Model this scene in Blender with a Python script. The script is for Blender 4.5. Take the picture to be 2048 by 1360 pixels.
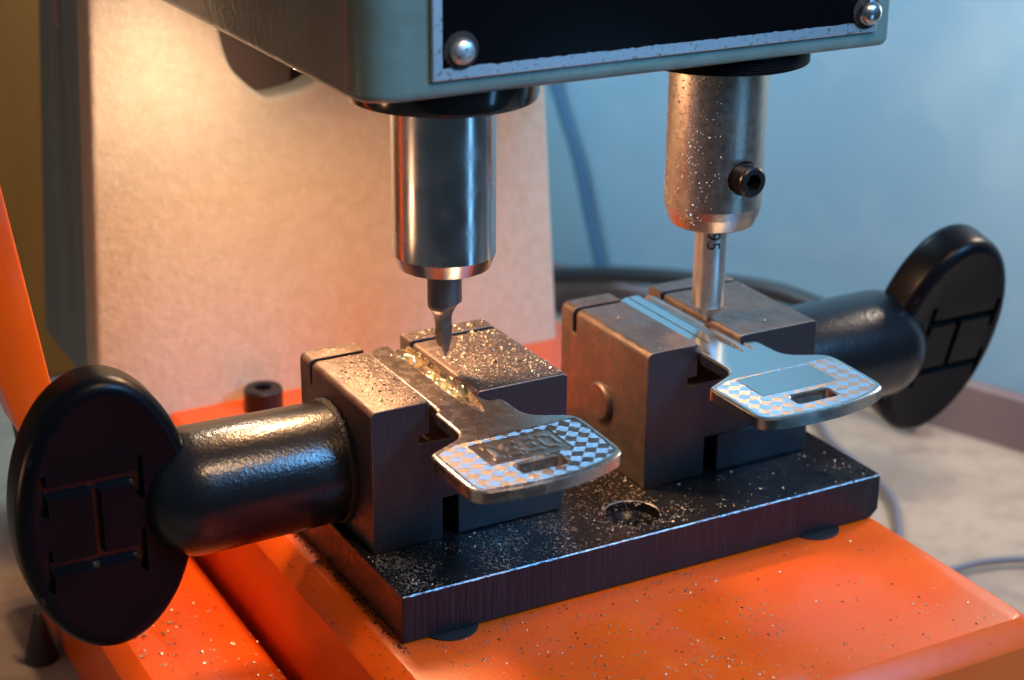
import bpy, bmesh, math, random
import numpy as np
from mathutils import Vector, Matrix, noise
random.seed(7)
S = bpy.context.scene
for o in list(bpy.data.objects): bpy.data.objects.remove(o)
# ------------------------------------------------------------ camera (1 unit = 1 cm)
S.unit_settings.scale_length = 0.01
CAM = Vector((-10.70, -23.17, 14.47))
yaw, pitch, roll = 0.50165987, 0.37179314, 0.00725032
fw = Vector((math.sin(yaw)*math.cos(pitch), math.cos(yaw)*math.cos(pitch), -math.sin(pitch)))
r0 = Vector((math.cos(yaw), -math.sin(yaw), 0)); u0 = r0.cross(fw)
rr = math.cos(roll)*r0 + math.sin(roll)*u0; uu = -math.sin(roll)*r0 + math.cos(roll)*u0
cam = bpy.data.cameras.new('camera'); co = bpy.data.objects.new('camera', cam); S.collection.objects.link(co)
co.matrix_world = Matrix(((rr.x, uu.x, -fw.x, CAM.x), (rr.y, uu.y, -fw.y, CAM.y), (rr.z, uu.z, -fw.z, CAM.z), (0, 0, 0, 1)))
cam.sensor_width = 36; cam.lens = 3542.94/2048*36; cam.clip_start = 0.5; cam.clip_end = 500
cam.dof.use_dof = True; cam.dof.focus_distance = 30.2; cam.dof.aperture_fstop = 0.175; cam.dof.aperture_blades = 0
S.camera = co
# ------------------------------------------------------------ light
W = bpy.data.worlds.new('World'); S.world = W; W.use_nodes = True
wn = W.node_tree.nodes; wl = W.node_tree.links
bg = wn['Background']; tc = wn.new('ShaderNodeTexCoord'); sp = wn.new('ShaderNodeSeparateXYZ')
rp = wn.new('ShaderNodeValToRGB'); wl.new(tc.outputs['Generated'], sp.inputs[0])
mr = wn.new('ShaderNodeMapRange'); mr.inputs[1].default_value = -1; wl.new(sp.outputs[2], mr.inputs[0]); wl.new(mr.outputs[0], rp.inputs[0]); wl.new(rp.outputs[0], bg.inputs[0])
e = rp.color_ramp.elements; e[0].position = .22; e[0].color = (.020, .028, .030, 1); e[1].position = .82; e[1].color = (.16, .25, .32, 1)
bg.inputs[1].default_value = 0.42
def area(name, loc, to, size, power, col, sy=None):
    l = bpy.data.lights.new(name, 'AREA'); l.shape = 'RECTANGLE' if sy else 'DISK'; l.size = size
    if sy: l.size_y = sy
    l.energy = power; l.color = col
    o = bpy.data.objects.new(name, l); S.collection.objects.link(o); o.location = loc
    o.rotation_euler = (Vector(to)-Vector(loc)).to_track_quat('-Z', 'Y').to_euler(); return o
area('window_light', (19, -25, 25), (4, 2, 1), 9, 14000, (.16, .50, 1.0), 11)
area('low_blue_fill', (17, -20, -1), (2, 2.6, 5.5), 2.6, 260, (.22, .58, 1.0), 7)  # added blue fill, puts the blue stripe on the spindles
area('work_lamp', (1.2, 5.4, 7.75), (3.4, 1.5, 0), 1.4, 1250, (1.0, .55, .27))
area('column_lamp', (.62, 7.9, 7.8), (-3.2, 8.9, 1.6), .9, 470, (1.0, .72, .50))
area('warm_front_fill', (4, -15, 26), (6, -2, -1), 5.5, 3600, (1.0, .62, .34))  # added warm fill that brightens the front of the orange base
area('warm_left_fill', (-13, 5, 1.5), (-1, 3, -1.5), 2.0, 170, (1.0, .52, .26))  # added weak fill for the left side of the base
area('bench_fill', (21, 3, 9.5), (18.5, 5, -5), 3, 1700, (1.0, .78, .60))  # added fill that brightens the workbench
area('wall_wash', (6, 20, 22), (19, 16, 2), 8, 7600, (.55, .82, 1.0))  # unseen panel put in to wash the blue wall with cool light
vs = S.view_settings; vs.view_transform = 'Standard'; vs.look = 'None'; vs.exposure = 0.0; vs.gamma = 1; vs.use_curve_mapping = False
S.render.engine = 'CYCLES'
# ------------------------------------------------------------ materials
def mat(name, col, rough=.5, metal=0.0, coat=0.0, bump=None, var=None, rvar=None, spec=None, aniso=0):
    """bump=(scale,strength,dist[,stretch]); var=(scale,color2,lo,hi[,stretch]); rvar=(scale,amount)"""
    m = bpy.data.materials.new(name); m.use_nodes = True; N = m.node_tree.nodes; L = m.node_tree.links
    b = N['Principled BSDF']; b.inputs['Base Color'].default_value = (*col, 1); b.inputs['Roughness'].default_value = rough
    b.inputs['Metallic'].default_value = metal; b.inputs['Coat Weight'].default_value = coat; b.inputs['Coat Roughness'].default_value = .08
    if spec is not None: b.inputs['Specular IOR Level'].default_value = spec
    t = N.new('ShaderNodeTexCoord')
    def nz(scale, st=None, detail=5):
        mp = N.new('ShaderNodeMapping'); L.new(t.outputs['Object'], mp.inputs[0])
        if st: mp.inputs['Scale'].default_value = st
        n = N.new('ShaderNodeTexNoise'); n.inputs['Scale'].default_value = scale; n.inputs['Detail'].default_value = detail
        L.new(mp.outputs[0], n.inputs['Vector']); return n
    if var:
        vv = var if isinstance(var, list) else [var]; prev = None
        for v in vv:
            n = nz(v[0], v[4] if len(v) > 4 else None); r = N.new('ShaderNodeMapRange'); r.inputs[1].default_value = v[2]; r.inputs[2].default_value = v[3]
            L.new(n.outputs[0], r.inputs[0]); mx = N.new('ShaderNodeMix'); mx.data_type = 'RGBA'
            L.new(r.outputs[0], mx.inputs[0]); mx.inputs[6].default_value = (*col, 1); mx.inputs[7].default_value = (*v[1], 1)
            if prev: L.new(prev.outputs[2], mx.inputs[6])
            prev = mx
        L.new(prev.outputs[2], b.inputs['Base Color'])
    if rvar:
        n = nz(rvar[0]); r = N.new('ShaderNodeMapRange'); r.inputs[1].default_value = .3; r.inputs[2].default_value = .7
        r.inputs[3].default_value = max(0.02, rough-rvar[1]); r.inputs[4].default_value = rough+rvar[1]; L.new(n.outputs[0], r.inputs[0]); L.new(r.outputs[0], b.inputs['Roughness'])
    if bump:
        bb = bump if isinstance(bump, list) else [bump]; prev = None
        for v in bb:
            n = nz(v[0], v[3] if len(v) > 3 else None); bp = N.new('ShaderNodeBump'); bp.inputs['Strength'].default_value = v[1]; bp.inputs['Distance'].default_value = v[2]
            L.new(n.outputs[0], bp.inputs['Height'])
            if prev: L.new(prev.outputs[0], bp.inputs['Normal'])
            prev = bp
        L.new(prev.outputs[0], b.inputs['Normal'])
        if coat: L.new(prev.outputs[0], b.inputs['Coat Normal'])
    return m
M = {}
M['orange'] = mat('orange_paint', (.90, .122, .005), .34, 0, .22, bump=[(1.2, .04, .05), (26, .04, .008)], var=[(1.1, (.88, .10, .005), .4, .75), (8, (.70, .07, .006), .66, .80), (34, (.35, .07, .02), .70, .80)], rvar=(12, .04))
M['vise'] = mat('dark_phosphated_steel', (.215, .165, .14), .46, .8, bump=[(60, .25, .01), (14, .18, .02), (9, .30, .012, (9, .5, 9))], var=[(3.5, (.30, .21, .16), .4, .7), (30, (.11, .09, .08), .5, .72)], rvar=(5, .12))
M['front'] = mat('brushed_shaded_steel', (.055, .054, .064), .38, .7, bump=[(9, .25, .01, (9, 9, .35))], var=[(8, (.075, .07, .075), .4, .65, (8, 8, .3)), (50, (.30, .28, .26), .70, .78)])  # brushed vise steel, with the front faces' shade put into its colour
M['plate'] = mat('black_oxide_plate', (.020, .021, .024), .30, .35, bump=[(30, .08, .01)], rvar=(4, .1), var=(2.2, (.04, .03, .028), .45, .75))
M['platefront'] = mat('sawn_black_plate', (.016, .014, .018), .38, .3, bump=[(6, .8, .02, (3.2, 3.2, .12))], var=(6, (.035, .03, .04), .5, .7, (4, 4, .12)))
M['edge'] = mat('worn_bare_edge', (.30, .31, .34), .28, 1.0, bump=(22, .6, .03), var=(9, (.2, .2, .22), .5, .65))
M['cast'] = mat('black_crinkle_enamel', (.006, .006, .008), .28, 0, .25, bump=[(14, .26, .026), (3.0, .12, .05)])
M['castfine'] = mat('black_smooth_enamel', (.0035, .0035, .005), .33, 0, .0, bump=[(7, .10, .02)], spec=.16, var=(26, (.10, .10, .10), .76, .80))
M['slot'] = mat('glossy_slot_enamel', (.010, .016, .022), .25, 0, .8, bump=(9, .3, .02))
M['head'] = mat('grey_green_paint', (.13, .225, .205), .42, 0, .35, bump=[(4.5, .35, .035)], var=[(1.4, (.10, .17, .15), .45, .75), (9, (.13, .12, .07), .66, .8)])
M['cream'] = mat('cream_machine_paint', (.60, .50, .36), .50, 0, .15, bump=[(5, .45, .06), (14, .3, .03)], var=[(3.2, (.66, .56, .42), .4, .7), (1.4, (.52, .42, .29), .66, .8), (7, (.68, .60, .47), .55, .75)])
M['colside'] = mat('grey_green_column_side', (.26, .36, .35), .5, 0, .1, bump=(5, .3, .04), var=(.6, (.20, .21, .25), .4, .7, (3, 3, .2)))  # grey-green tone for the left side wall, unlike the cream front
M['steel'] = mat('turned_steel', (.60, .62, .65), .24, 1.0, bump=[(14, .10, .01, (1, 1, .15))], rvar=(2, .06))
M['rsteel'] = mat('pitted_steel', (.50, .44, .395), .33, 1.0, bump=[(26, .25, .01), (70, .25, .008)], var=[(12, (.44, .40, .37), .55, .80)], rvar=(8, .06))
M['pin'] = mat('ground_steel', (.66, .65, .64), .34, 1.0, bump=[(10, .08, .01, (1, 1, 12))], rvar=(5, .06))
M['blackring'] = mat('glossy_black_collar', (.008, .008, .009), .16, .2, .5)
M['thread'] = mat('oiled_black_thread', (.018, .017, .018), .35, .5, bump=(30, .2, .01))
M['carbide'] = mat('ground_carbide', (.20, .20, .22), .38, .95, bump=(40, .2, .01))
M['name'] = mat('black_nameplate', (.002, .002, .003), .22, 0, 0, bump=(18, .04, .01), spec=.15)
M['alu'] = mat('worn_aluminium', (.70, .73, .76), .42, 1.0, bump=(20, .3, .01), var=(12, (.25, .26, .22), .55, .7))
M['chip'] = mat('brass_nickel_shavings', (.62, .55, .45), .46, 1.0)
M['crumb'] = mat('dark_swarf', (.03, .022, .018), .6, .2)
M['grime'] = mat('oily_black_grime', (.012, .010, .009), .55, 0, bump=(25, 1, .05))
M['bench'] = mat('pale_chipboard', (.40, .30, .215), .75, 0, bump=(3, .3, .1), var=[(.35, (.28, .21, .16), .42, .6), (1.1, (.25, .18, .13), .50, .80)])
M['wall'] = mat('pale_blue_wall', (.25, .42, .52), .8, 0, var=[(.06, (.19, .37, .49), .4, .65), (.35, (.29, .45, .54), .5, .75)], bump=(1.2, .1, .1))
M['skirt'] = mat('brown_skirting', (.17, .12, .12), .6, 0, var=(.3, (.22, .16, .15), .4, .7))
M['wood'] = mat('ochre_wood_panel', (.40, .15, .015), .6, 0, var=(.5, (.34, .13, .02), .35, .7, (3, 1, .3)))
M['inner'] = mat('brown_casting_inside', (.52, .33, .27), .6)
M['dark'] = mat('dark_rubber', (.02, .02, .022), .5)
M['bluecord'] = mat('blue_grey_cord', (.035, .12, .20), .6)
M['greycord'] = mat('grey_cord', (.16, .15, .17), .6)
M['etch'] = mat('etched_digits', (.02, .02, .02), .6, .3)
M['brass'] = mat('fresh_cut_brass', (1.0, .80, .46), .30, 1.0, bump=(40, .08, .01))
M['nickelR'] = mat('bright_nickel_key', (.52, .54, .53), .22, 1.0, bump=(10, .03, .01), rvar=(6, .04))
M['nickelL'] = mat('rubbed_nickel_key', (.66, .57, .50), .26, 1.0, bump=[(40, .07, .006, (1, .3, 1))], var=(38, (.42, .33, .27), .52, .72, (1, .35, 1)), rvar=(5, .06))
def engraved(name, col, tlt=-.8, fr=.013):
    m = bpy.data.materials.new(name); m.use_nodes = True; N = m.node_tree.nodes; L = m.node_tree.links; b = N['Principled BSDF']
    b.inputs['Base Color'].default_value = (*col, 1); b.inputs['Metallic'].default_value = 1; b.inputs['Roughness'].default_value = .40
    t = N.new('ShaderNodeTexCoord'); mp = N.new('ShaderNodeMapping'); L.new(t.outputs['Object'], mp.inputs[0])
    mp.inputs['Rotation'].default_value = (0, 0, math.radians(38)); mp.inputs['Scale'].default_value = (1, 1, 1)
    s = N.new('ShaderNodeSeparateXYZ'); L.new(mp.outputs[0], s.inputs[0])
    def mth(op, a, c=None):
        n = N.new('ShaderNodeMath'); n.operation = op
        for i, v in enumerate((a, c)):
            if v is None: continue
            if isinstance(v, (int, float)): n.inputs[i].default_value = v
            else: L.new(v, n.inputs[i])
        return n.outputs[0]
    cell = .185
    fx = mth('FLOOR', mth('DIVIDE', s.outputs[0], cell)); fy = mth('FLOOR', mth('DIVIDE', s.outputs[1], cell))
    par = mth('FLOORED_MODULO', mth('ADD', fx, fy), 2)
    s2 = N.new('ShaderNodeSeparateXYZ'); L.new(t.outputs['Object'], s2.inputs[0])
    line = mth('PINGPONG', mth('ADD', mth('MULTIPLY', s2.outputs[0], .35), s2.outputs[1]), .030)
    line2 = mth('PINGPONG', mth('ADD', s2.outputs[0], mth('MULTIPLY', s2.outputs[1], .45)), .030)
    onA = mth('GREATER_THAN', line, fr); onB = mth('GREATER_THAN', line2, fr)
    # cell border grooves stay flat
    bx = mth('LESS_THAN', mth('PINGPONG', s.outputs[0], cell/2), -1)
    def vec(x, y, z):
        c = N.new('ShaderNodeCombineXYZ')
        for i, v in enumerate((x, y, z)):
            if isinstance(v, (int, float)): c.inputs[i].default_value = v
            else: L.new(v, c.inputs[i])
        return c.outputs[0]
    inv = mth('SUBTRACT', 1, par)
    a = mth('MULTIPLY', inv, onA); c = mth('MULTIPLY', par, onB)
    tx = mth('ADD', mth('MULTIPLY', a, .03), mth('MULTIPLY', c, tlt)); ty = mth('ADD', mth('MULTIPLY', a, -1.35), mth('MULTIPLY', c, -.05))
    g = N.new('ShaderNodeNewGeometry'); va = N.new('ShaderNodeVectorMath'); va.operation = 'ADD'; L.new(g.outputs['Normal'], va.inputs[0]); L.new(vec(tx, ty, 0), va.inputs[1])
    vn = N.new('ShaderNodeVectorMath'); vn.operation = 'NORMALIZE'; L.new(va.outputs[0], vn.inputs[0]); L.new(vn.outputs[0], b.inputs['Normal'])
    return m
M['engrR'] = engraved('engraved_checker_bright', (.42, .43, .42), -.95, .016); M['engrL'] = engraved('engraved_checker_rubbed', (.30, .27, .25), -.55, .019)
# ------------------------------------------------------------ helpers
C = S.collection
def tag(o, label=None, cat=None, group=None, kind=None):
    for k, v in (('label', label), ('category', cat), ('group', group), ('kind', kind)):
        if v: o[k] = v
    return o
def empty(name, loc=(0, 0, 0)):
    o = bpy.data.objects.new(name, None); C.objects.link(o); o.location = loc; o.empty_display_size = .3; return o
def link(name, me, mats, parent=None, loc=(0, 0, 0), smooth=None):
    """mesh coordinates are world; loc becomes the object's origin"""
    loc = Vector(loc); me.transform(Matrix.Translation(-loc))
    o = bpy.data.objects.new(name, me); C.objects.link(o)
    for m in (mats if isinstance(mats, (list, tuple)) else [mats]): me.materials.append(M[m] if isinstance(m, str) else m)
    if parent:
        o.parent = parent
        w = Vector((0, 0, 0)); p = parent
        while p: w += p.location; p = p.parent
        o.location = loc-w
    else: o.location = loc
    if smooth is not None:
        me.polygons.foreach_set('use_smooth', [True]*len(me.polygons))
        me.update(); me.set_sharp_from_angle(angle=math.radians(smooth))
    return o
def bmesh_to(bm, name='m'):
    me = bpy.data.meshes.new(name); bmesh.ops.recalc_face_normals(bm, faces=bm.faces); bm.to_mesh(me); bm.free(); return me
def bevel(bm, w, seg=2, angle=30):
    es = [e for e in bm.edges if len(e.link_faces) == 2 and e.calc_face_angle(0) > math.radians(angle)]
    bmesh.ops.bevel(bm, geom=es, offset=w, segments=seg, affect='EDGES', profile=.5, clamp_overlap=True)
def box(x0, x1, y0, y1, z0, z1, bv=0, seg=2):
    bm = bmesh.new(); bmesh.ops.create_cube(bm, size=1)
    for v in bm.verts: v.co = Vector(((x0+x1)/2+v.co.x*(x1-x0), (y0+y1)/2+v.co.y*(y1-y0), (z0+z1)/2+v.co.z*(z1-z0)))
    if bv: bevel(bm, bv, seg)
    return bmesh_to(bm)
def prism(pts, axis, a, b, bv=0, seg=2, angle=30):
    """pts 2D polygon; axis 'x','y','z': extrusion axis; other two coords in order"""
    def P(p, t): return {'x': (t, p[0], p[1]), 'y': (p[0], t, p[1]), 'z': (p[0], p[1], t)}[axis]
    bm = bmesh.new(); A = [bm.verts.new(P(p, a)) for p in pts]; B = [bm.verts.new(P(p, b)) for p in pts]
    bm.faces.new(A); bm.faces.new(B[::-1]); n = len(pts)
    for i in range(n): bm.faces.new((A[i], B[i], B[(i+1) % n], A[(i+1) % n]))
    bmesh.ops.recalc_face_normals(bm, faces=bm.faces)
    if bv: bevel(bm, bv, seg, angle)
    return bmesh_to(bm)
def frame_from(axis):
    z = Vector(axis).normalized(); x = Vector((0, 0, 1)).cross(z) if abs(z.z) < .9 else Vector((1, 0, 0)); x.normalize(); y = z.cross(x)
    return x, y, z
def lathe(prof, origin, axis=(0, 0, 1), n=64, caps=True):
    """prof [(r,t)...] along axis"""
    x, y, z = frame_from(axis); O = Vector(origin); bm = bmesh.new(); rings = []
    for r, t in prof:
        if r < 1e-5: rings.append([bm.verts.new(O+z*t)]); continue
        rings.append([bm.verts.new(O+z*t+x*(r*math.cos(2*math.pi*k/n))+y*(r*math.sin(2*math.pi*k/n))) for k in range(n)])
    for A, B in zip(rings, rings[1:]):
        if len(A) == 1 and len(B) == 1: continue
        for k in range(n):
            j = (k+1) % n
            if len(A) == 1: bm.faces.new((A[0], B[j], B[k]))
            elif len(B) == 1: bm.faces.new((A[k], A[j], B[0]))
            else: bm.faces.new((A[k], A[j], B[j], B[k]))
    if caps:
        for R in (rings[0], rings[-1]):
            if len(R) > 1: bm.faces.new(R)
    return bmesh_to(bm)
def tube(pts, r, n=12, sub=8):
    P = [Vector(p) for p in pts]; Q = []
    for i in range(len(P)-1):
        a, b, c, d = P[max(i-1, 0)], P[i], P[i+1], P[min(i+2, len(P)-1)]
        for k in range(sub):
            t = k/sub; Q.append(.5*((2*b)+(-a+c)*t+(2*a-5*b+4*c-d)*t*t+(-a+3*b-3*c+d)*t**3))
    Q.append(P[-1]); bm = bmesh.new(); rings = []
    for i, q in enumerate(Q):
        d = (Q[min(i+1, len(Q)-1)]-Q[max(i-1, 0)]); x, y, z = frame_from(d)
        rings.append([bm.verts.new(q+x*r*math.cos(2*math.pi*k/n)+y*r*math.sin(2*math.pi*k/n)) for k in range(n)])
    for A, B in zip(rings, rings[1:]):
        for k in range(n): bm.faces.new((A[k], A[(k+1) % n], B[(k+1) % n], B[k]))
    bm.faces.new(rings[0]); bm.faces.new(rings[-1]); return bmesh_to(bm)
def boolean(me, cutters, op='DIFFERENCE'):
    o = bpy.data.objects.new('tmp', me); C.objects.link(o); cs = []
    for c in cutters:
        k = bpy.data.objects.new('cut', c); C.objects.link(k); cs.append(k)
        md = o.modifiers.new('b', 'BOOLEAN'); md.object = k; md.operation = op; md.solver = 'EXACT'
    bpy.context.view_layer.update(); dg = bpy.context.evaluated_depsgraph_get()
    out = bpy.data.meshes.new_from_object(o.evaluated_get(dg)); out.materials.clear()
    for k in cs+[o]: bpy.data.objects.remove(k)
    return out
def bevmesh(me, w, seg=2, angle=30):
    bm = bmesh.new(); bm.from_mesh(me); bmesh.ops.remove_doubles(bm, verts=bm.verts, dist=1e-4)
    bmesh.ops.dissolve_limit(bm, angle_limit=.01, verts=bm.verts, edges=bm.edges)
    bevel(bm, w, seg, angle); return bmesh_to(bm)
def curve_mesh(splines, depth, bv, res=3):
    """2D filled curve with holes, lying in XY, centred on z=0"""
    cu = bpy.data.curves.new('c', 'CURVE'); cu.dimensions = '2D'; cu.fill_mode = 'BOTH'; cu.extrude = depth; cu.bevel_depth = bv; cu.bevel_resolution = res
    for pts in splines:
        s = cu.splines.new('POLY'); s.points.add(len(pts)-1); s.use_cyclic_u = True
        for p, q in zip(s.points, pts): p.co = (q[0], q[1], 0, 1)
    o = bpy.data.objects.new('tmp', cu); C.objects.link(o); bpy.context.view_layer.update()
    me = bpy.data.meshes.new_from_object(o.evaluated_get(bpy.context.evaluated_depsgraph_get())); bpy.data.objects.remove(o); me.materials.clear()
    bm = bmesh.new(); bm.from_mesh(me); bmesh.ops.remove_doubles(bm, verts=bm.verts, dist=1e-4); return bmesh_to(bm)
def rounded(pts, rad, n=5):
    out = []; m = len(pts)
    for i in range(m):
        p = Vector(pts[i]); a = Vector(pts[i-1]); b = Vector(pts[(i+1) % m]); r = rad[i] if isinstance(rad, (list, tuple)) else rad
        if r <= 0: out.append(tuple(p)); continue
        da = (a-p).normalized(); db = (b-p).normalized(); r = min(r, (a-p).length*.45, (b-p).length*.45)
        A = p+da*r; B = p+db*r
        for k in range(n+1):
            t = k/n; out.append(tuple(A*(1-t)**2+p*2*t*(1-t)+B*t*t))
    return out
def join(meshes, idx=None):
    bm = bmesh.new()
    for i, me in enumerate(meshes):
        n = len(bm.faces); bm.from_mesh(me); bm.faces.ensure_lookup_table()
        if idx:
            for f in bm.faces[n:]: f.material_index = idx[i]
    me = bpy.data.meshes.new('j'); bm.to_mesh(me); bm.free(); return me
def face_mats(me, fn):
    for p in me.polygons: p.material_index = fn(p)
# ------------------------------------------------------------ setting
link('workbench', box(-45, 60, -12, 60, -6, -5), 'bench')['kind'] = 'structure'
wt = Vector((-.347, .938, 0)); wnm = Vector((-.938, -.347, 0)); wA = Vector((21.64, 7.66, -5))
def wallbox(s0, s1, o0, o1, z0, z1, bv=0):
    bm = bmesh.new(); bmesh.ops.create_cube(bm, size=1)
    for v in bm.verts:
        p = wA+wt*((s0+s1)/2+v.co.x*(s1-s0))+wnm*((o0+o1)/2+v.co.y*(o1-o0)); v.co = Vector((p.x, p.y, (z0+z1)/2+v.co.z*(z1-z0)))
    if bv: bevel(bm, bv)
    return bmesh_to(bm)
link('wall', wallbox(-9, 30, -.8, 0, -5, 32), 'wall')['kind'] = 'structure'
tag(link('skirting_board', wallbox(-9, 30, .0, .5, -5, -3.7, .1), 'skirt'), kind='structure')
tag(link('wooden_panel', box(-16, 1.4, 24, 25, -5, 16, .1), 'wood', loc=(-7, 24.5, -5)), 'ochre brown wooden panel standing behind the machine column', 'panel')
# ------------------------------------------------------------ machine
mach = tag(empty('key_cutting_machine', (4.7, 7, -5)), 'key cutting machine with orange base, cream column and grey-green head', 'machine')
BZ = -.9
# base: profile in XZ swept along Y with bevelled rim
def frustum(x0, x1, y0, y1, z0, z1, b, rc, bh=None):
    bh = bh or b
    def ring(i, z): return [(*p, z) for p in rounded([(x0+i, y0+i), (x1-i, y0+i), (x1-i, y1-i), (x0+i, y1-i)], rc, 6)]
    lv = [ring(0, z0), ring(0, z1-bh), ring(b*.12, z1-bh*.80), ring(b*.86, z1-bh*.08), ring(b, z1)]
    bm = bmesh.new(); R = [[bm.verts.new(p) for p in l] for l in lv]; n = len(R[0])
    for A, B in zip(R, R[1:]):
        for k in range(n): bm.faces.new((A[k], A[(k+1) % n], B[(k+1) % n], B[k]))
    bm.faces.new(R[0]); bm.faces.new(R[-1]); return bmesh_to(bm)
base = link('base', frustum(-.62, 10.2, -4.45, 16.5, -4.4, BZ, .36, .35), 'orange', mach, (4.7, 6, -4.4), 25)
tbl = link('lower_table', join([frustum(-3.5, -.82, -9, 11, -4.9, -2.8, .34, .3)]), 'orange', mach, (-2, 2, -4.9), 25)
bolt = link('bolt', boolean(lathe([(0, -.95), (.40, -.95), (.42, -.9), (.42, -.42), (.39, -.38), (0, -.38)], (1.52, 10.25, 0)), [lathe([(.20, -.62), (.20, -.2)], (1.52, 10.25, 0), n=6)]), 'thread', mach, (1.52, 10.25, -.9), 35)
arm = link('side_cover', prism([(-3.68, 1.45), (-4.50, 7.2), (-6.2, 9.5), (-7.5, 8.5), (-5.2, 4.2), (-4.38, 1.0)], 'y', 6.9, 8.2, .06), 'orange', mach, (-4, 7.5, 1), 25)
link('side_cover_foot', prism([(-4.35, 1.1), (-3.7, 1.5), (-3.2, -2.5), (-3.9, -2.9)], 'y', 7.0, 8.0, .1), 'dark', arm, (-4, 7.5, -2), 25)
# column: cast front wall with a window, tapered
def cx0(z): return -1.72+.055*z
def cx1(z): return 9.10-.068*z
outer = rounded([(cx0(BZ), BZ), (cx1(BZ), BZ), (cx1(16), 16), (cx0(16), 16)], .02, 2)
hole = [(1.02, 14.0), (1.00, 8.5), (1.10, 7.30), (1.30, 6.45), (1.70, 5.95), (2.15, 5.62), (2.6, 5.62), (3.1, 5.72), (3.5, 5.90), (3.95, 6.0), (4.3, 6.5), (4.5, 7.2), (4.5, 14.0)]
hs = []
for i in range(len(hole)):
    a, b, c, d = [Vector(hole[(i+k-1) % len(hole)]) for k in range(4)]
    for k in range(5):
        t = k/5; hs.append(tuple(.5*((2*b)+(-a+c)*t+(2*a-5*b+4*c-d)*t*t+(-a+3*b-3*c+d)*t**3)))
cm = curve_mesh([outer, hs], .30, .14, 4)
for v in cm.vertices: v.co = Vector((v.co.x, 11.0+.44-v.co.z*1.0, v.co.y))
bmx = bmesh.new(); bmx.from_mesh(cm); cm2 = bmesh_to(bmx)
col = link('column', cm2, 'cream', mach, (3.7, 11.4, BZ), 30)
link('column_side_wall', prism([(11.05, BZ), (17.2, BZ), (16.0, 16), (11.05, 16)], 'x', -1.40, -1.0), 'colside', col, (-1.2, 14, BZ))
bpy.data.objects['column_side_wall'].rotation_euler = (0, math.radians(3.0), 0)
link('column_side_wall', box(8.0, 8.4, 11.8, 17, BZ, 16), 'cream', col, (8.2, 14, BZ))
link('column_back_wall', box(-1.0, 8.0, 15.0, 15.4, BZ, 16), 'inner', col, (3.5, 15.2, BZ))
link('inner_rib', box(4.25, 5.5, 14.0, 15.0, BZ, 16, .1), 'dark', col, (4.8, 14.5, BZ))
link('inner_rib', box(6.1, 6.6, 14.0, 15.0, BZ, 16, .1), 'dark', col, (6.3, 14.5, BZ))
# head casting
HZ = 8.0
hp = rounded([(-.15, 11.0), (-.15, .80), (10.02, .80), (10.02, 11.0)], [0, .75, .22, 0], 8)
hm = prism(hp, 'z', HZ, 15.5)
bm = bmesh.new(); bm.from_mesh(hm)
es = [e for e in bm.edges if all(abs(v.co.z-HZ) < 1e-4 for v in e.verts) and not all(v.co.y > 10.9 for v in e.verts)]
bmesh.ops.bevel(bm, geom=es, offset=.17, segments=4, affect='EDGES', profile=.5); hm = bmesh_to(bm)
head = link('head_casting', hm, 'head', mach, (5, 5, HZ), 40)
YF = .80
npl = link('nameplate', box(1.14, 9.44, YF-.075, YF-.02, 8.47, 14.2), 'name', head, (5, YF, 8.3))
fr = boolean(box(.99, 9.60, YF-.085, YF+.05, 8.31, 14.4, .02), [box(1.16, 9.42, YF-.5, YF+.5, 8.50, 14.15)])
bm = bmesh.new(); bm.from_mesh(fr)
for _ in range(1): bmesh.ops.subdivide_edges(bm, edges=[e for e in bm.edges if e.calc_length() > 2], cuts=110)
for v in bm.verts:
    if abs(v.co.z-8.50) < .01 and 1.2 < v.co.x < 9.4: v.co.z += .022*noise.noise(Vector((v.co.x*11, 0, 0)))+.018*noise.noise(Vector((v.co.x*2.5, 3, 0)))
link('border', bmesh_to(bm), 'alu', npl, (5, YF, 8.3))
for x, z in ((1.47, 8.76), (9.33, 8.68)):
    rv = link('rivet', lathe(([(0, .19), (.13, .185), (.185, .15), (.215, .08), (.22, -.02)] if x < 2 else [(0, .26), (.10, .255), (.17, .22), (.215, .15), (.225, .08), (.225, -.02)]), (x, YF-.08, z), (0, -1, 0), 40), 'alu' if x < 2 else 'steel', head, (x, YF, z), 50)
    link('washer_ring', lathe([(.30, -.0), (.30, .03), (.27, .045), (.2, .045)], (x, YF-.08, z), (0, -1, 0), 40, False), 'grime', rv, (x, YF, z), 50)
# ------------------------------------------------------------ spindles
SX, SY = 2.10, 2.6; TX = 7.64
cut = tag(empty('cutter_spindle', (SX, SY, HZ)), 'polished steel cutter spindle with pointed milling bit under a black collar', 'spindle', 'spindles under the head')
link('collar', lathe([(1.60, .02), (1.60, -.32), (1.57, -.40), (1.50, -.43), (.80, -.43)], (SX, SY, HZ), n=96), 'blackring', cut, (SX, SY, HZ), 40)
link('collet', lathe([(.885, -.43), (.885, -3.12), (.79, -3.36), (.75, -3.38), (.3, -3.38)], (SX, SY, HZ), n=96), 'steel', cut, (SX, SY, 6), 7)
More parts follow.
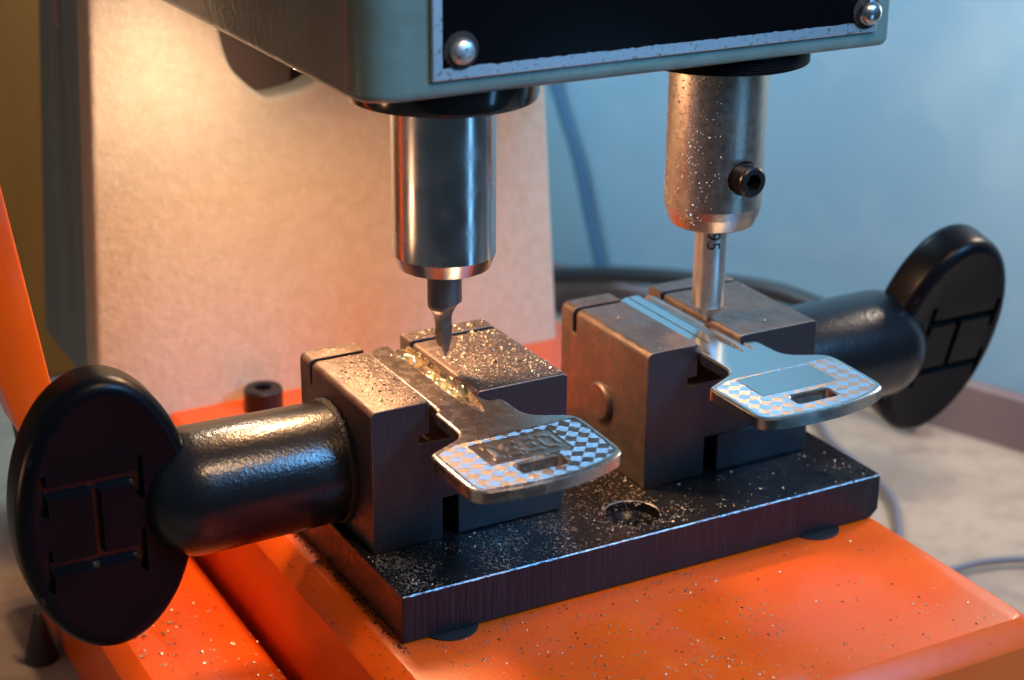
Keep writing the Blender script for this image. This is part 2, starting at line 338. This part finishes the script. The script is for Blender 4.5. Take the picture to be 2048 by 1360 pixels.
# milling bit: round shank blending into a flat-faced point
vd = Vector((-.45, -.82, 0)).normalized(); vr = Vector((.88, -.48, 0)).normalized()
bp = [(.30, 4.65), (.30, 3.93), (.285, 3.87), (.235, 3.80), (.20, 3.72), (.178, 3.63), (.170, 3.52), (.165, 3.26), (.02, 2.965), (0, 2.955)]
bitm = lathe([(r_, z_) for r_, z_ in bp], (SX, SY, 0), n=64)
def facet(nr, nv, d, z0, z1, tilt=0):
    # half-space cutter: outward normal nr*right + nv*viewer at distance d from the axis
    n_ = (vr*nr+vd*nv).normalized(); t_ = Vector((0, 0, 1)).cross(n_); bm_ = bmesh.new(); bmesh.ops.create_cube(bm_, size=1)
    for v in bm_.verts:
        a_, b_, c_ = v.co.x+.5, v.co.y, (v.co.z+.5)
        z_ = z0+(z1-z0)*c_
        v.co = Vector((SX, SY, z_))+n_*(d+a_*.5+tilt*(1-c_))+t_*b_
    return bmesh_to(bm_)
scoop = lathe([(.42, -.5), (.42, .5)], Vector((SX, SY, 3.60))+(vr*.8+vd*.45).normalized()*.455, (Vector((0, 0, 1)).cross((vr*.8+vd*.45).normalized())), 48)
bitm = boolean(bitm, [facet(.8, .45, .048, 2.5, 3.61), scoop, facet(-.7, .7, .125, 2.5, 3.48, -.02), facet(-.9, .2, .01, 2.80, 3.14, -.16)])
link('milling_bit', bitm, 'carbide', cut, (SX, SY, 4), 14)
tr = tag(empty('tracer_spindle', (TX, SY, HZ)), 'pitted steel tracer spindle with hex set screw and pointed tracer pin', 'spindle', 'spindles under the head')
tp = [(1.60, .02)]
for k in range(7): tp += [(1.60, -.03-.045*k), (1.555, -.05-.045*k)]
tp += [(1.36, -.36), (1.2, -.38), (.8, -.38)]
link('threaded_ring', lathe(tp, (TX, SY, HZ), n=96), 'thread', tr, (TX, SY, HZ), 25)
sa = math.radians(271); sd = Vector((math.cos(sa), math.sin(sa), 0))
so = Vector((TX, SY, 5.66))
cm = boolean(lathe([(.90, -.38), (.90, -2.98), (.87, -3.14), (.78, -3.36), (.74, -3.39), (.2, -3.39)], (TX, SY, HZ), n=96), [lathe([(.315, .5), (.315, 1.3)], so, sd, 40)])
link('collet', cm, 'rsteel', tr, (TX, SY, 6), 8)
sp_ = [(.0, .55)]
for k in range(7): sp_ += [(.285, .58+.08*k), (.250, .62+.08*k)]
sp_ += [(.285, 1.14), (.28, 1.17), (.245, 1.20), (0, 1.20)]
ss = boolean(lathe(sp_, so, sd, 40), [lathe([(.165, .95), (.165, 1.5)], so, sd, 6)])
link('set_screw', ss, 'thread', tr, so, 30)
pinm = lathe([(.305, -3.30), (.30, -4.9), (.30, -5.02), (.27, -5.07), (0.02, -5.37), (0, -5.375)], (TX, SY, HZ), n=64)
pin = link('tracer_pin', pinm, 'pin', tr, (TX, SY, 4.5), 25)
# etched size number wrapped on the pin
tcu = bpy.data.curves.new('t', 'FONT'); tcu.body = '95'; tcu.size = .36; tcu.extrude = .002; tcu.space_character = 1.05
to = bpy.data.objects.new('tmp', tcu); C.objects.link(to); bpy.context.view_layer.update()
tm = bpy.data.meshes.new_from_object(to.evaluated_get(bpy.context.evaluated_depsgraph_get())); bpy.data.objects.remove(to); tm.materials.clear()
bm = bmesh.new(); bm.from_mesh(tm); bmesh.ops.subdivide_edges(bm, edges=bm.edges[:], cuts=2)
base_a = math.atan2(vd.y, vd.x)
for v in bm.verts:
    x, y, z = v.co; a = base_a+math.radians(6)+(y-.13)/.302; rad = .3085+z
    v.co = Vector((TX+rad*math.cos(a), SY+rad*math.sin(a), 4.50-x))
link('number', bmesh_to(bm), 'etch', pin, (TX, SY, 4.5))
# ------------------------------------------------------------ vise carriage plate
car = tag(empty('carriage_plate', (5, 2.5, BZ)), 'thick black steel plate carrying both vises on the orange base', 'plate')
pz0 = -.87
prof = [(0, pz0), (9.82, pz0), (9.98, -.72), (9.98, 0), (0, 0)]
pm = prism(prof, 'y', 0, 5.3)
scx, scy = 4.96, .84
pm = boolean(pm, [lathe([(.50, .3), (.50, -.20), (.34, -.36)], (scx, scy, 0), n=64)])
pm = bevmesh(pm, .022, 1, 40)
bm = bmesh.new(); bm.from_mesh(pm)
# worn, slightly ragged top edge
longe = [e for e in bm.edges if e.calc_length() > 3 and all(v.co.z > -.1 for v in e.verts)]
bmesh.ops.subdivide_edges(bm, edges=longe, cuts=240)
for v in bm.verts:
    if v.co.z > -.1 and v.co.y < .05: v.co.z += .012*noise.noise(Vector((v.co.x*7, 1, 0))) if v.co.z < -.01 else 0
    if v.co.z > -.1 and v.co.x < .05 and v.co.z < -.01: v.co.z += .03*noise.noise(Vector((v.co.y*5, 2, 0)))
pm = bmesh_to(bm)
def pf(p):
    n = p.normal
    if (n.y < -.4 or n.x < -.4) and n.z > .4 and p.center.z > -.05 and p.area < 1: return 2
    return 1 if n.y < -.9 else 0
face_mats(pm, pf)
pl = link('slab', pm, ['plate', 'platefront', 'edge'], car, (5, 2.5, pz0))
sc = boolean(lathe([(0, -.42), (.30, -.42), (.30, -.26), (.27, -.23), (0, -.23)], (scx, scy, 0), n=48), [lathe([(.15, -.36), (.15, 0)], (scx, scy, 0), n=6)])
link('screw', join([sc, lathe([(.36, -.36), (.30, -.355)], (scx, scy, 0), n=48, caps=False)]), 'plate', pl, (scx, scy, -.3), 30)
for x in (.95, 8.6): link('foot_pad', lathe([(.0, -.90), (.50, -.90), (.50, -.872), (.47, -.868), (0, -.868)], (x, .22, 0), n=48), 'dark', car, (x, .22, BZ), 40)
# ------------------------------------------------------------ vises
def arc(cx_, cz, r, a0, a1, n=6): return [(cx_+r*math.cos(math.radians(a0+(a1-a0)*k/n)), cz+r*math.sin(math.radians(a0+(a1-a0)*k/n))) for k in range(n+1)]
def vise_profile(w, ca, cb, H):
    rt = .13
    p = [(0, 0.005), (1.32, 0.005), (1.32, .78), (w, .78)]
    p += arc(w-.10, H-.10, .10, 0, 90, 5)
    p += arc(cb+.06, H-.06, .06, 90, 180, 3)
    p += [(cb, 1.90), (ca-.20, 1.90), (ca-.20, 2.06), (ca, 2.06)]
    p += [(ca, H-.02), (ca-.02, H)]
    p += arc(rt, H-rt, rt, 90, 180, 6)
    return p
KNOB = {}
def make_vise(x0, H, w, side, label):
    t = tag(empty('vise', (x0+w/2, 3, 0)), label, 'vise', 'vises on the black plate')
    p = [(x+x0, z) for x, z in vise_profile(w, 1.08, 1.99, H)]
    me = prism(p, 'y', 1.55, 4.66)
    me = boolean(me, [box(x0-.5, x0+w+.5, 4.10, 4.24, H-.5, H+1)])
    me = bevmesh(me, .018, 1, 35)
    face_mats(me, lambda q: 1 if (q.normal.y < -.9) else 0)  # front faces take the steel with shade in its colour
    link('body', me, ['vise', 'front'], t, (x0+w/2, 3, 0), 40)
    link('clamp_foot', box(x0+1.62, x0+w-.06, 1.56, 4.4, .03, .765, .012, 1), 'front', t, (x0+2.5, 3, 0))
    xs = x0 if side < 0 else x0+w
    cy, cz, R = 3.2, 1.12, 1.09
    L = 2.60 if side < 0 else 2.85
    pr = [(.0, -.02), (R*.985, -.02), (R, .25), (R*1.01, 1.2), (R*1.03, L)]
    for k in range(1, 10): a = math.radians(10*k); pr.append((R*1.03*math.cos(a), L+R*.97*math.sin(a)))
    pr.append((0, L+R*.97))
    me = lathe(pr, (xs, cy, cz), (side, 0, 0), 96)
    kn = link('knob', me, 'cast', t, (xs, cy, cz), 50)
    # boss ring where the shaft meets the body
    link('shoulder_ring', lathe([(R*1.03, 0), (R*1.03, .10), (R, .14), (R*.9, .14)], (xs, cy, cz), (side, 0, 0), 64, False), 'grime', kn, (xs, cy, cz), 40)
    wx = -3.97 if side < 0 else 13.88
    ang = 0.0 if side < 0 else math.radians(16)
    Rx, Rd, h = 1.50, 2.45, .47
    n = 96; ov = []
    for k in range(n):
        a = 2*math.pi*k/n; ov.append((Rx*math.cos(a), Rd*math.sin(a)))
    # lens section disc: rings inset with rounded rim
    bm = bmesh.new(); secs = [(.30, -h), (.06, -h), (0, 0), (.0, 0), (.06, h)]
    pro = [(.34, -h)]+[(.02+.26-.26*math.cos(math.radians(a)), -h+.26-.26*math.sin(math.radians(90-a)) if False else -h) for a in ()]
    pro = []
    er = .24
    for k in range(0, 7): a = math.radians(15*k); pro.append((er-er*math.sin(a), -(h-er)-er*math.cos(a)))
    for k in range(0, 7): a = math.radians(15*k); pro.append((er-er*math.cos(a), (h-er)+er*math.sin(a)))
    pro = [(er+.12, -h+.02), (er+.05, -h+.004)]+pro+[(er+.05, h-.004), (er+.12, h-.02)]
    rings = []
    for ins, yy in pro:
        rings.append([bm.verts.new((x*(Rx-ins)/Rx, yy, z*(Rd-ins)/Rd)) for x, z in ov])
    for A, B in zip(rings, rings[1:]):
        for k in range(n): bm.faces.new((A[k], A[(k+1) % n], B[(k+1) % n], B[k]))
    bm.faces.new(rings[0]); bm.faces.new(rings[-1]); wm = bmesh_to(bm)
    # recessed letter: two long bars with serif ends and a stem
    def bar(x0_, x1_, z0_, z1_, sl=0):
        c = box(x0_, x1_, -h-.3, -h+.20, z0_, z1_)
        xm, zm = (x0_+x1_)/2, (z0_+z1_)/2
        for v in c.vertices:
            if v.co.y > -h: v.co.x += math.copysign(.035, xm-v.co.x); v.co.z += math.copysign(.05 if z1_-z0_ < .4 else .03, zm-v.co.z)
            else: v.co.x -= math.copysign(.03, xm-v.co.x); v.co.z -= math.copysign(.05, zm-v.co.z)
        return c
    if side < 0: bars = [bar(-1.05, .52, .50, .78), bar(-1.05, .50, -.86, -.58), bar(-.27, -.10, -.66, .56), bar(-1.12, -.97, .22, .98), bar(.46, .62, .22, 1.02), bar(-1.12, -.97, -1.16, -.36), bar(.44, .60, -1.12, -.30)]
    else: bars = [bar(-.62, 1.12, .42, .64), bar(-.58, 1.12, -.84, -.62), bar(.12, .30, -.66, .46), bar(-.68, -.52, .22, .96), bar(1.06, 1.20, .18, .90), bar(-.66, -.52, -1.10, -.40), bar(1.06, 1.20, -1.10, -.40)]
    for i, c_ in enumerate(bars):
        for v in c_.vertices:
            v.co.y += .006*i*(1 if v.co.y > -h else -1); v.co.z += .0013*i
    wm = boolean(wm, bars)
    face_mats(wm, lambda p: 1 if -h+.035 < p.center.y < -h+.26 and abs(p.center.x) < 1.22 and abs(p.center.z) < 1.25 else 0)
    rot = Matrix.Rotation(ang, 4, 'X'); wm.transform(Matrix.Translation((wx, cy, cz+.03)) @ rot)
    link('wing', wm, ['castfine', 'cast'], kn, (wx, cy, cz), 30)
    return t
vL = make_vise(.2, 2.65, 3.78, -1, 'dark steel vise with knob on its left, jaw tops covered in brass shavings')
vR = make_vise(5.66, 2.70, 3.78, 1, 'dark steel vise with knob on its right, bright new key and few shavings')
link('guide_pin', lathe([(0, .10), (.34, .10), (.38, .06), (.38, -.05)], (5.66, 3.10, 1.20), (-1, 0, 0), 40), 'vise', vR, (5.66, 3.12, 1.18), 40)
# ------------------------------------------------------------ keys
def catmull(pts, n=8):
    out = []; m = len(pts)
    for i in range(m):
        a, b, c, d = [Vector(pts[(i+k-1) % m]) for k in range(4)]
        for k in range(n):
            t = k/n; out.append(tuple(.5*((2*b)+(-a+c)*t+(2*a-5*b+4*c-d)*t*t+(-a+3*b-3*c+d)*t**3)))
    return out
def key_outline():
    p = [(1.30, 4.30), (1.30, 1.44), (1.22, 1.40), (1.20, 1.30), (1.20, .60), (1.17, .42), (1.05, .27), (.55, .03), (.44, -.04), (.40, -.15), (.40, -1.38), (.45, -1.56), (.60, -1.66),
         (.80, -1.69), (1.2, -1.745), (1.6, -1.76), (2.0, -1.745), (2.4, -1.68), (2.8, -1.57), (3.02, -1.47), (3.16, -1.36), (3.22, -1.18), (3.27, .02), (3.23, .20), (3.10, .33), (2.85, .45), (2.62, .57), (2.52, .74), (2.50, .95), (2.50, 1.34), (2.46, 1.44), (2.18, 1.46), (2.18, 4.30), (2.0, 4.55), (1.5, 4.55)]
    for _ in range(2):
        q = []
        for i in range(len(p)):
            a, b = p[i], p[(i+1) % len(p)]; t = min(.25, .16/max(1e-6, math.dist(a, b)))
            q += [(a[0]+(b[0]-a[0])*t, a[1]+(b[1]-a[1])*t), (b[0]-(b[0]-a[0])*t, b[1]-(b[1]-a[1])*t)]
        p = q
    return p
def sdf(poly, X, Y):
    P = np.array(poly); d = np.full(X.shape, 1e9); s = np.ones(X.shape)
    n = len(P)
    for i in range(n):
        a = P[i]; b = P[(i+1) % n]; e_ = b-a; wx_ = X-a[0]; wy_ = Y-a[1]
        t = np.clip((wx_*e_[0]+wy_*e_[1])/(e_@e_), 0, 1); bx = wx_-e_[0]*t; by = wy_-e_[1]*t
        d = np.minimum(d, bx*bx+by*by)
        c1 = Y >= a[1]; c2 = Y < b[1]; c3 = e_[0]*wy_ > e_[1]*wx_
        f = (c1 & c2 & c3) | (~c1 & ~c2 & ~c3); s = np.where(f, -s, s)
    return s*np.sqrt(d)   # negative inside
FONT = {'S': ['01111', '10000', '01110', '00001', '11110'], 'E': ['11111', '10000', '11110', '10000', '11111'], 'O': ['01110', '10001', '10001', '10001', '01110'], 'I': ['01110', '00100', '00100', '00100', '01110']}
def make_key(name, label, dx, dy, top, left):
    st = .017; T = .21
    xs = np.arange(.36, 3.34, st); ys = np.arange(-1.82, 4.62, st)
    X, Y = np.meshgrid(xs, ys, indexing='ij')
    outl = key_outline(); holep = rounded([(1.40, -1.32), (1.40, -.98), (2.24, -.98), (2.24, -1.32)], [.04, .12, .12, .10], 5)
    D1 = sdf(outl, X, Y); D2 = -sdf(holep, X, Y); D = np.maximum(D1, D2)
    gx = np.gradient(D, st, axis=0); gy = np.gradient(D, st, axis=1)
    ins = D < 0
    cell = ins[:-1, :-1] | ins[1:, :-1] | ins[:-1, 1:] | ins[1:, 1:]
    used = np.zeros(D.shape, bool)
    for a in (slice(None, -1), slice(1, None)):
        for b in (slice(None, -1), slice(1, None)): used[a, b] |= cell
    off = used & ~ins
    Xn, Yn = X.copy(), Y.copy(); g2 = np.maximum(gx**2+gy**2, .3)
    Xn[off] -= (D*gx/g2)[off]; Yn[off] -= (D*gy/g2)[off]
    Dn = np.where(off, 0, D)
    # relief
    ch = .035
    Z = np.zeros(D.shape); m = Dn > -ch; Z[m] = -(ch+Dn[m])*.75
    # engraved field slightly sunk inside a raised rim
    neck = Yn > .12-.0*Xn
    line_top = .10+.02*(Xn-1.8)
    win = (Xn > 1.04) & (Xn < 2.62) & (Yn > -.80) & (Yn < .02)
    if left: win = (Xn > 1.06) & (Xn < 2.56) & (Yn > -.86) & (Yn < -.04)
    field = (D1 < -.10) & (Yn < line_top) & (D2 < -.035) & ~win
    Z[field] -= .006
    # milled tracks on the blade
    def track(c, w, tip, dep, tl):
        k = np.clip((Yn-tip)/tl, 0, 1)**.7; hw = w*k; u_ = np.abs(Xn-c)
        q = np.clip((hw-u_)/(.035), 0, 1)*(k > 0)
        return -dep*q*np.clip(k*1.3, 0, 1)
    brass = np.zeros(D.shape, bool)
    if not left:
        Z += np.minimum(track(1.955, .085, 1.03, .11, .55), track(2.19, .06, 1.05, .08, .40)); Z += track(1.32, .06, 1.18, .05, .3)
        sh = (np.abs(Xn-1.62) < .012) & (Yn > 1.7); Z[sh] -= .012
    else:
        g = track(1.95, .17, 1.00, .085, .9); g = np.minimum(g, track(1.92, .05, 1.20, .15, .9)); Z += g
        rough_ = np.array([[noise.noise(Vector((x*14, y*5, 0))) for y in ys[::1]] for x in xs])
        Z += np.where((Yn > .9) & (D < -.08), .0012*rough_, 0)
        pits = [(1.90, 3.95, .15), (2.07, 3.80, .13), (1.93, 3.10, .09), (1.92, 2.68, .13), (2.10, 2.52, .11), (1.90, 2.22, .13), (2.10, 2.10, .11)]
        Q = np.zeros(D.shape)
        for px, py, pr in pits:
            rr_ = np.sqrt(((Xn-px)/pr)**2+((Yn-py)/(pr*1.45))**2); Q = np.maximum(Q, np.clip(1.15-rr_, 0, 1))
        Z -= .20*np.clip(Q*1.5, 0, 1)
        brass = ((Q > .02)) | ((np.abs(Xn-1.95) < .17) & (Yn > 1.5) & (rough_ > .08))
        # relief lettering inside the name panel
        s_ = 'ISEO'; cw = .30; bx0 = 1.18
        for i, chh in enumerate(s_):
            for r_ in range(5):
                for c_ in range(5):
                    if FONT[chh][r_][c_] == '1':
                        xa = bx0+i*(cw+.03)+c_*cw/5; ya = -.18-r_*.105
                        Z[(Xn >= xa) & (Xn < xa+cw/5+.002) & (Yn <= ya) & (Yn > ya-.107)] += .009
        Z[win] -= .014
    idx = -np.ones(D.shape, int); ids = np.argwhere(used); idx[used] = np.arange(len(ids))
    V = [(Xn[i, j]+dx, Yn[i, j]+dy, top+Z[i, j]) for i, j in ids]; F = []; MI = []; edges = {}
    for i, j in np.argwhere(cell):
        q = (idx[i, j], idx[i+1, j], idx[i+1, j+1], idx[i, j+1]); F.append(tuple(int(a) for a in q))
        c4 = field[i, j] and field[i+1, j+1] and field[i+1, j] and field[i, j+1]
        b4 = brass[i, j] or brass[i+1, j+1]
        MI.append(1 if c4 else (2 if b4 else 0))
        for a in range(4):
            e_ = (F[-1][a], F[-1][(a+1) % 4]); edges[e_] = 1
    nb = len(V); bmap = {}
    be = [e_ for e_ in edges if (e_[1], e_[0]) not in edges]
    def low(v, z, k):
        if (v, k) not in bmap: bmap[(v, k)] = len(V); V.append((V[v][0], V[v][1], z))
        return bmap[(v, k)]
    for a, b in be:
        F.append((b, a, low(a, top-T+.03, 0), low(b, top-T+.03, 0))); MI.append(0)
    Dc = len(V)
    # underside: mirrored flat copy
    base_i = len(V)
    for i, j in ids: V.append((Xn[i, j]+dx, Yn[i, j]+dy, top-T))
    for f in F[:int(cell.sum())]: pass
    nf = int(cell.sum())
    for f in F[:nf]: F.append(tuple(base_i+a for a in reversed(f))); MI.append(0)
    for a, b in be:
        F.append((low(b, 0, 0), low(a, 0, 0), base_i+a, base_i+b)); MI.append(0)
    me = bpy.data.meshes.new(name); me.from_pydata(V, [], F); me.update()
    me.polygons.foreach_set('material_index', MI)
    o = link(name, me, [('nickelL' if left else 'nickelR'), ('engrL' if left else 'engrR'), 'brass'], None, (1.83+dx, dy, top-T), 32)
    tag(o, label, 'key', 'keys clamped in the vises'); return o
make_key('key', 'tarnished key with name panel and fresh brass cuts, clamped under the milling bit', 0.0, -.20, 2.60, True)
make_key('key', 'bright unmarked key with plain window panel and two pointed grooves, under the tracer pin', 5.45, 0.0, 2.60, False)
# ------------------------------------------------------------ shavings (nobody could count them)
def chips(name, specs, m, label, cat):
    V = []; F = []
    for (x0, x1, y0, y1, z, n, smin, smax, fn) in specs:
        k = 0; tries = 0
        while k < n and tries < n*20:
            tries += 1
            x = random.uniform(x0, x1); y = random.uniform(y0, y1)
            if fn and random.random() > fn(x, y): continue
            zz = z(x, y) if callable(z) else z
            if zz is None: continue
            k += 1
            s = smin+(smax-smin)*random.random()**2.2; a = random.uniform(0, 6.28); asp = random.uniform(.3, .9)
            ca, sa_ = math.cos(a), math.sin(a); b = len(V); tw = random.uniform(-.7, .7); lift = s*random.uniform(.1, .6)
            for (u_, v_, w_) in ((-1, -asp, random.uniform(0, .4)), (0, -asp*.8, random.uniform(.3, 1)), (1, -asp, random.uniform(0, .6)), (1, asp, random.uniform(0, .8)), (0, asp*.8, random.uniform(.3, 1.1)), (-1, asp, random.uniform(0, .4))):
                px = u_*s*.5; py = v_*s*.5; V.append((x+ca*px-sa_*py, y+sa_*px+ca*py, zz+.004+lift*w_*(1+tw*v_)))
            c_ = len(V); V.append((x, y, zz))
            F += [(b, b+1, b+4, b+5), (b+1, b+2, b+3, b+4), (b, b+1, c_), (b+2, b+3, c_), (b+4, b+5, c_), (b+1, b+2, c_)]
    me = bpy.data.meshes.new(name); me.from_pydata(V, [], F); me.update()
    o = link(name, me, m); o['kind'] = 'stuff'; tag(o, label, cat); return o
def ns(x, y, s, o=0): return min(1, max(.02, .5+.8*noise.noise(Vector((x*s, y*s, o)))))
def inchan(x, y): return 0 if 1.22 < x < 2.25 else 1
def platefn(x, y):
    d = 1.0 if x < 2.6 else max(.10, 1-(x-2.6)/4.2)
    if x > 4.0 and x < 5.6 and y > .9: d = max(d, .8)
    if (x-scx)**2+(y-scy)**2 < .27: return .0
    if .15 < x < 4.05 and y > 1.52 or 5.6 < x < 9.5 and y > 1.5: return 0
    return d*ns(x, y, 1.1)**1.6*(1.15-abs(y-.9)*.35)
chips('metal_shavings', [
    (2.30, 3.90, 1.60, 4.08, 2.652, 2300, .010, .040, lambda x, y: ns(x, y, 1.2)**.8),
    (2.30, 3.90, 4.27, 4.62, 2.652, 160, .02, .06, None),
    (.35, 1.25, 1.60, 4.08, 2.652, 1500, .008, .024, None), (2.30, 3.90, 1.60, 4.08, 2.654, 90, .04, .09, lambda x, y: ns(x, y, 1.2)), (.1, 4.2, .1, 1.54, 0, 60, .04, .08, platefn), (.1, 5.4, .1, 1.54, 0, 2400, .006, .02, platefn),
    (.35, 1.25, 4.27, 4.62, 2.652, 120, .01, .03, None),
    (1.3, 2.15, 1.5, 4.2, 2.603, 160, .01, .03, None),
    (.05, 9.9, .06, 1.54, 0, 2300, .012, .055, platefn),
    (4.08, 5.62, 1.0, 4.6, 0, 900, .02, .06, None),
    (scx-.46, scx+.46, scy-.46, scy+.46, lambda x, y: -.19 if .33**2 < (x-scx)**2+(y-scy)**2 < .47**2 and x > scx else (-.22 if (x-scx)**2+(y-scy)**2 < .25**2 else None), 150, .02, .05, None),
    (5.8, 6.65, 1.6, 4.1, 2.702, 60, .015, .045, None),
    (7.75, 9.3, 1.7, 4.1, 2.702, 55, .015, .05, None),
    (5.7, 6.7, 4.27, 4.6, 2.702, 8, .03, .07, None),
    (.4, 9.4, -4.0, -.05, BZ, 1300, .012, .055, lambda x, y: ns(x, y, .8, 5)*(.25 if x > 6 else 1)),
    (-3.1, -1.0, -4.5, 6.5, -2.79, 420, .02, .09, lambda x, y: ns(x, y, .9, 9)),
    (-.22, -.02, -.4, 4.5, BZ, 200, .012, .03, None),
], 'chip', 'bright curled brass and nickel shavings scattered over vises, plate and base', 'shavings')
chips('dark_crumbs', [
    (.45, 1.2, 1.7, 3.8, 2.652, 90, .02, .06, None),
    (2.4, 3.8, 1.7, 4.0, 2.652, 260, .015, .035, None),
    (-.58, -.30, -2, 4.6, lambda x, y: BZ-.02-(-.3-x)*.95, 130, .015, .035, None),
    (-.13, .0, -.3, 4.6, BZ, 260, .02, .06, None),
    (.4, 9.4, -4.0, -.05, BZ, 260, .012, .05, lambda x, y: (.35 if x > 6 else 1)),
    (-3.1, -1.0, -4.5, 6.5, -2.79, 150, .02, .05, None),
    (.05, 4, .06, 1.5, 0, 300, .015, .04, None),
], 'crumb', 'dark dusty swarf crumbs along the plate edge and on the jaws', 'swarf')
V = []; F = []
for i in range(750):
    a = math.radians(random.gauss(188, 30)); z = random.uniform(4.75, 7.58) if random.random() < .8 else random.uniform(7.35, 7.60)
    rd = .90 if z > 4.9 else .88; sz = random.uniform(.004, .014)*(1.6 if random.random() < .08 else 1)
    c_ = Vector((TX+rd*math.cos(a), SY+rd*math.sin(a), z)); n_ = Vector((math.cos(a), math.sin(a), 0)); t_ = Vector((-n_.y, n_.x, 0))
    b = len(V); q = random.uniform(.5, 1.4)
    for p_ in (t_*sz, Vector((0, 0, sz*q)), -t_*sz, Vector((0, 0, -sz*q)), n_*sz*1.3): V.append(tuple(c_+p_))
    F += [(b, b+1, b+4), (b+1, b+2, b+4), (b+2, b+3, b+4), (b+3, b, b+4)]
me = bpy.data.meshes.new('dust'); me.from_pydata(V, [], F); me.update()
tag(link('brass_dust', me, 'chip'), 'fine brass dust clinging to the left side of the tracer spindle', 'dust', kind='stuff')
# ------------------------------------------------------------ background things
tag(link('power_cable', tube([(14.8, 23.6, -3.95), (15.2, 22.0, -3.72), (15.39, 21.67, -3.60), (16.33, 19.12, -2.95), (17.28, 16.58, -2.49), (17.99, 14.65, -2.24), (18.44, 13.42, -2.25), (19.01, 11.9, -2.57), (19.4, 10.5, -3.8), (19.5, 9.5, -4.7)], .27), 'dark', None, (17.3, 16.5, -2.5), 60), 'thick black cable running behind the vises along the wall', 'cable')
tag(link('hanging_cord', tube([(15.3, 22.9, 6.0), (15.63, 22.6, 2.87), (15.81, 22.2, 1.71), (16.03, 21.6, .26), (16.21, 21.1, -1.53), (16.4, 20.6, -3.2)], .17), 'bluecord', None, (16, 21.6, 0), 60), 'blurred blue-grey cord hanging down the blue wall beside the column', 'cord')
tag(link('bench_cable', tube([(17.6, 11.6, -4.8), (17.44, 10.95, -4.8), (16.95, 9.79, -4.8), (16.62, 7.87, -4.8), (16.07, 6.26, -4.8), (14.81, 4.58, -4.8)], .09), 'greycord', None, (16.6, 8, -4.8), 60), 'thin grey cable curving over the bench beside the base corner', 'cable', 'thin cables on the bench')
tag(link('bench_cable', tube([(13.6, 3.1, -4.8), (14.66, 3.03, -4.8), (15.82, 3.01, -4.8), (16.84, 2.68, -4.8), (17.57, 2.29, -4.8), (19, 1.6, -4.8)], .08), 'greycord', None, (16, 3, -4.8), 60), 'short grey cable lying lowest on the bench at the picture edge', 'cable', 'thin cables on the bench')
tag(link('dark_cone', lathe([(.34, 0), (.33, .1), (.08, 1.1), (0, 1.14)], (-3.95, 9.2, -5), n=32), 'dark', None, (-3.95, 9.2, -5), 40), 'blurred dark cone standing on the bench behind the left knob', 'cone')  # plain dark cone for an unidentified pointed thing
